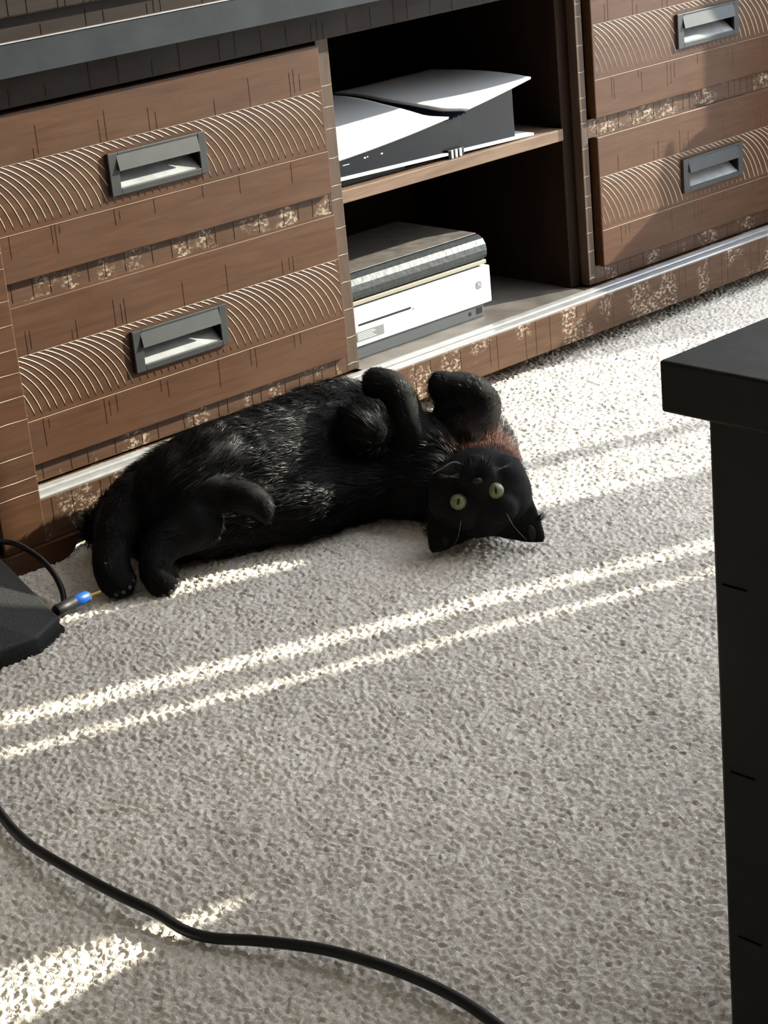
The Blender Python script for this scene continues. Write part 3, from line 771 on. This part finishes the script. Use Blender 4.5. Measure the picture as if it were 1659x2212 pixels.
bpy.data.objects.remove(raw); bpy.data.meshes.remove(me)
for v in bme.vertices:
    if v.co.z < 0.001: v.co.z = 0.001
bme.polygons.foreach_set('use_smooth', [True] * len(bme.polygons))
bme.materials.clear()
M['skin'] = plain('black_undercoat', (0.003, 0.0028, 0.0025), 0.8, spec=0.15)
body = link('body', bme, M['skin'], ctr)

def fur_mat(name, col, rough, sheen=0.0):
    m, nt, p = new_mat(name)
    p.inputs['Base Color'].default_value = (*col, 1); p.inputs['Roughness'].default_value = rough
    p.inputs['Specular IOR Level'].default_value = 0.12
    return m
M['fur'] = fur_mat('black_fur', (0.0055, 0.005, 0.0045), 0.42)
M['rust'] = fur_mat('rusty_brown_fur', (0.060, 0.018, 0.008), 0.6)

def grow_fur():
    me = body.data; me.calc_loop_triangles()
    nv = len(me.vertices); co = np.empty(nv * 3); me.vertices.foreach_get('co', co); co = co.reshape(-1, 3)
    no = np.empty(nv * 3); me.vertices.foreach_get('normal', no); no = no.reshape(-1, 3)
    nt = len(me.loop_triangles); tri = np.empty(nt * 3, dtype=np.int32); me.loop_triangles.foreach_get('vertices', tri); tri = tri.reshape(-1, 3)
    a, b, c = co[tri[:, 0]], co[tri[:, 1]], co[tri[:, 2]]
    ar = np.linalg.norm(np.cross(b - a, c - a), axis=1)
    N = 140000
    pick = rng.choice(nt, N, p=ar / ar.sum())
    u = rng.random(N); v = rng.random(N); fl = u + v > 1; u[fl] = 1 - u[fl]; v[fl] = 1 - v[fl]
    w = 1 - u - v
    t = tri[pick]
    P = co[t[:, 0]] * w[:, None] + co[t[:, 1]] * u[:, None] + co[t[:, 2]] * v[:, None]
    Nn = no[t[:, 0]] * w[:, None] + no[t[:, 1]] * u[:, None] + no[t[:, 2]] * v[:, None]
    Nn /= np.linalg.norm(Nn, axis=1, keepdims=True)
    best = np.full(N, 1e9); flow = np.zeros((N, 3)); L = np.ones(N)
    for (p, q, ra, rb, f) in segs:
        p = np.array(p); q = np.array(q); d = q - p; tt = np.clip(((P - p) @ d) / (d @ d), 0, 1)
        ds = np.linalg.norm(P - p - tt[:, None] * d, axis=1) - (ra + (rb - ra) * tt)
        m = ds < best; best[m] = ds[m]; dn = d / np.linalg.norm(d)
        flow[m] = dn if f < 1 else -dn; L[m] = f
    # head: short fur flowing from the nose back over the skull
    hp = P - np.array(Hc); lr, lu, lf = hp @ np.array(Rv), hp @ np.array(Uv), hp @ np.array(Fv)
    hd = np.linalg.norm(hp, axis=1) - .070
    hm = (hd < .012) & (lf > -.035) | (lu > .045) & (np.linalg.norm(hp, axis=1) < .15)
    nose = np.array(hl(0, -.03, .075)); fh = P - nose; fh /= np.linalg.norm(fh, axis=1, keepdims=True) + 1e-9
    flow[hm] = fh[hm]; L[hm] = .26
    eyes = [np.array(e) for e in EYEP]
    keep = np.ones(N, bool)
    for e in eyes: keep &= np.linalg.norm(P - e, axis=1) > .0135
    keep &= P[:, 2] > .002
    for key in ('leg_a', 'leg_b'):
        P_ = CH[key][0]; tt_ = (Vector(P_[-1][:3]) - Vector(P_[-2][:3])).normalized(); c_ = np.array(Vector(P_[-1][:3]) + tt_ * .018)
        keep &= np.linalg.norm(P - c_, axis=1) > .013
    # clumping
    q = P * 55
    cl = np.stack([np.sin(q[:, 0] * 2.1 + np.sin(q[:, 1] * 1.7) * 2), np.sin(q[:, 1] * 2.3 + np.sin(q[:, 2] * 1.9) * 2), np.sin(q[:, 2] * 2.0 + np.sin(q[:, 0] * 2.2) * 2)], 1)
    flow = flow - Nn * np.sum(flow * Nn, 1, keepdims=True)
    d1 = Nn * .42 + flow * .9 + cl * .26 + rng.normal(0, .10, (N, 3)); d1 /= np.linalg.norm(d1, axis=1, keepdims=True)
    d2 = d1 - Nn * .35 + flow * .25; d2 /= np.linalg.norm(d2, axis=1, keepdims=True)
    ln = (.019 * L * rng.uniform(.55, 1.15, N))[:, None]
    sd_ = np.cross(d1, Nn + rng.normal(0, .35, (N, 3))); sd_ /= np.linalg.norm(sd_, axis=1, keepdims=True) + 1e-9
    wd = (rng.uniform(.00022, .00042, N) * (0.6 + .4 * L))[:, None]
    p0 = P - Nn * .001; p1 = p0 + d1 * ln * .5; p2 = p1 + d2 * ln * .5
    p2[:, 2] = np.maximum(p2[:, 2], .0005); p1[:, 2] = np.maximum(p1[:, 2], .0005)
    V = np.stack([p0 - sd_ * wd, p0 + sd_ * wd, p1 + sd_ * wd * .8, p1 - sd_ * wd * .8, p2], 1)
    rc = np.array(RUSTP); rd = np.linalg.norm((P - rc) / np.array([.060, .060, .050]), axis=1) + rng.normal(0, .16, N)
    rust = (rd < 1) & (best > -1)
    for nm, sel, mt in (('fur', keep & ~rust, M['fur']), ('neck_fur', keep & rust, M['rust'])):
        vv = V[sel]; n = len(vv); o = np.arange(n)[:, None] * 5
        tris = np.concatenate([o + np.array([0, 1, 2]), o + np.array([0, 2, 3]), o + np.array([3, 2, 4])], 0)
        m_ = bpy.data.meshes.new(nm); mesh_np(m_, vv.reshape(-1, 3), tris, smooth=False)
        f_ = link(nm, m_, mt, ctr); tag(f_, kind='stuff')
        if nm == 'neck_fur': tag(f_, 'rusty brown fur on the throat and chest')
EYEP = [(-0.3032, -0.5458, 0.0877), (-0.2620, -0.5774, 0.0972)]
RUSTP = (-0.1511, -0.4766, 0.1181)
grow_fur()
# eyes
M['iris'] = plain('yellow_green_iris', (0.125, 0.135, 0.050), 0.35, coat=0.15, var=0.2, bscale=300)
M['pupil'] = plain('black_pupil', (0.003, 0.003, 0.003), 0.2)
M['nose'] = plain('dark_nose', (0.014, 0.011, 0.011), 0.5, spec=0.3)
M['whisker'] = plain('white_whisker', (0.16, 0.155, 0.155), 0.5)
def ell(name, c, ax, rad, mat, par, nu=24, nv=14):
    m = sphere_mb(MB(), (0, 0, 0), 1.0, (1, 1, 1), nu, nv)
    m.v = [tuple(Vector(c) + ax[0] * (v[0] * rad[0]) + ax[1] * (v[1] * rad[1]) + ax[2] * (v[2] * rad[2])) for v in m.v]
    return m.build(name, mat, par, True)
for e, tw in ((EYEP[0], .35), (EYEP[1], .10)):
    e = Vector(e); gz = (cam.matrix_world.translation - e).normalized()
    up = (Uv - gz * Uv.dot(gz)).normalized(); si = up.cross(gz)
    ey = ell('eye', e - gz * .004, (si, up, gz), (.0112, .0112, .0100), M['iris'], ctr)
    u2 = (up + si * tw).normalized(); s2 = u2.cross(gz)
    ell('pupil', e + gz * .0053, (s2, u2, gz), (.0019, .0054, .0012), M['pupil'], ey)
ell('nose', hl(0, -.0235, .0735), (Rv, Uv, Fv), (.0065, .0045, .0045), M['nose'], ctr)
def whisk(name, pts, r=.0005):
    MB().tube(spline(pts, 6), [r * (1 - .7 * i / (6 * (len(pts) - 1))) for i in range(6 * (len(pts) - 1) + 1)], 5).build(name, M['whisker'], ctr, True)
for s in (1, -1):
    for k in range(3):
        z = -.030 - .005 * k
        whisk('whisker', [hl(s * .016, z, .064), hl(s * .032, z - .004 + .004 * k, .068), hl(s * .050, z - .012 + .008 * k, .060)], .00045)
    whisk('brow_whisker', [hl(s * .030, .022, .058), hl(s * .038, .045, .064), hl(s * .052, .066, .056)], .0004)
whisk('lip_line', [hl(.012, -.046, .062), hl(.028, -.054, .052), hl(.046, -.048, .046), hl(.058, -.044, .040)], .0013)
ell('inner_ear', TIP_R * .62 + hl(-.040, .040, .012) * .38 + Fv * .002, (Rv, Uv, Fv), (.006, .011, .003), plain('inner_ear_skin', (0.010, 0.007, 0.007), .7, spec=.2), ctr)
ell('inner_ear', TIP_L * .5 + hl(.038, .040, .012) * .5 + Fv * .002, (Rv, Uv, Fv), (.005, .008, .003), bpy.data.materials['inner_ear_skin'], ctr)
# paw pads on the two hind feet
M['pad'] = plain('dark_paw_pad', (0.060, 0.054, 0.055), .5)
for key in ('leg_a', 'leg_b'):
    P_ = CH[key][0]; t = (Vector(P_[-1][:3]) - Vector(P_[-2][:3])).normalized(); c = Vector(P_[-1][:3])
    s = Vector((.7, -.6, .2)); s = (s - t * s.dot(t)).normalized(); n_ = t.cross(s)
    for k in range(4):
        u = (k - 1.5) / 1.5
        ell('toe_pad', c + s * u * .0135 + t * (.0185 - .005 * u * u), (s, n_, t), (.0042, .0050, .0030), M['pad'], ctr, 12, 8)
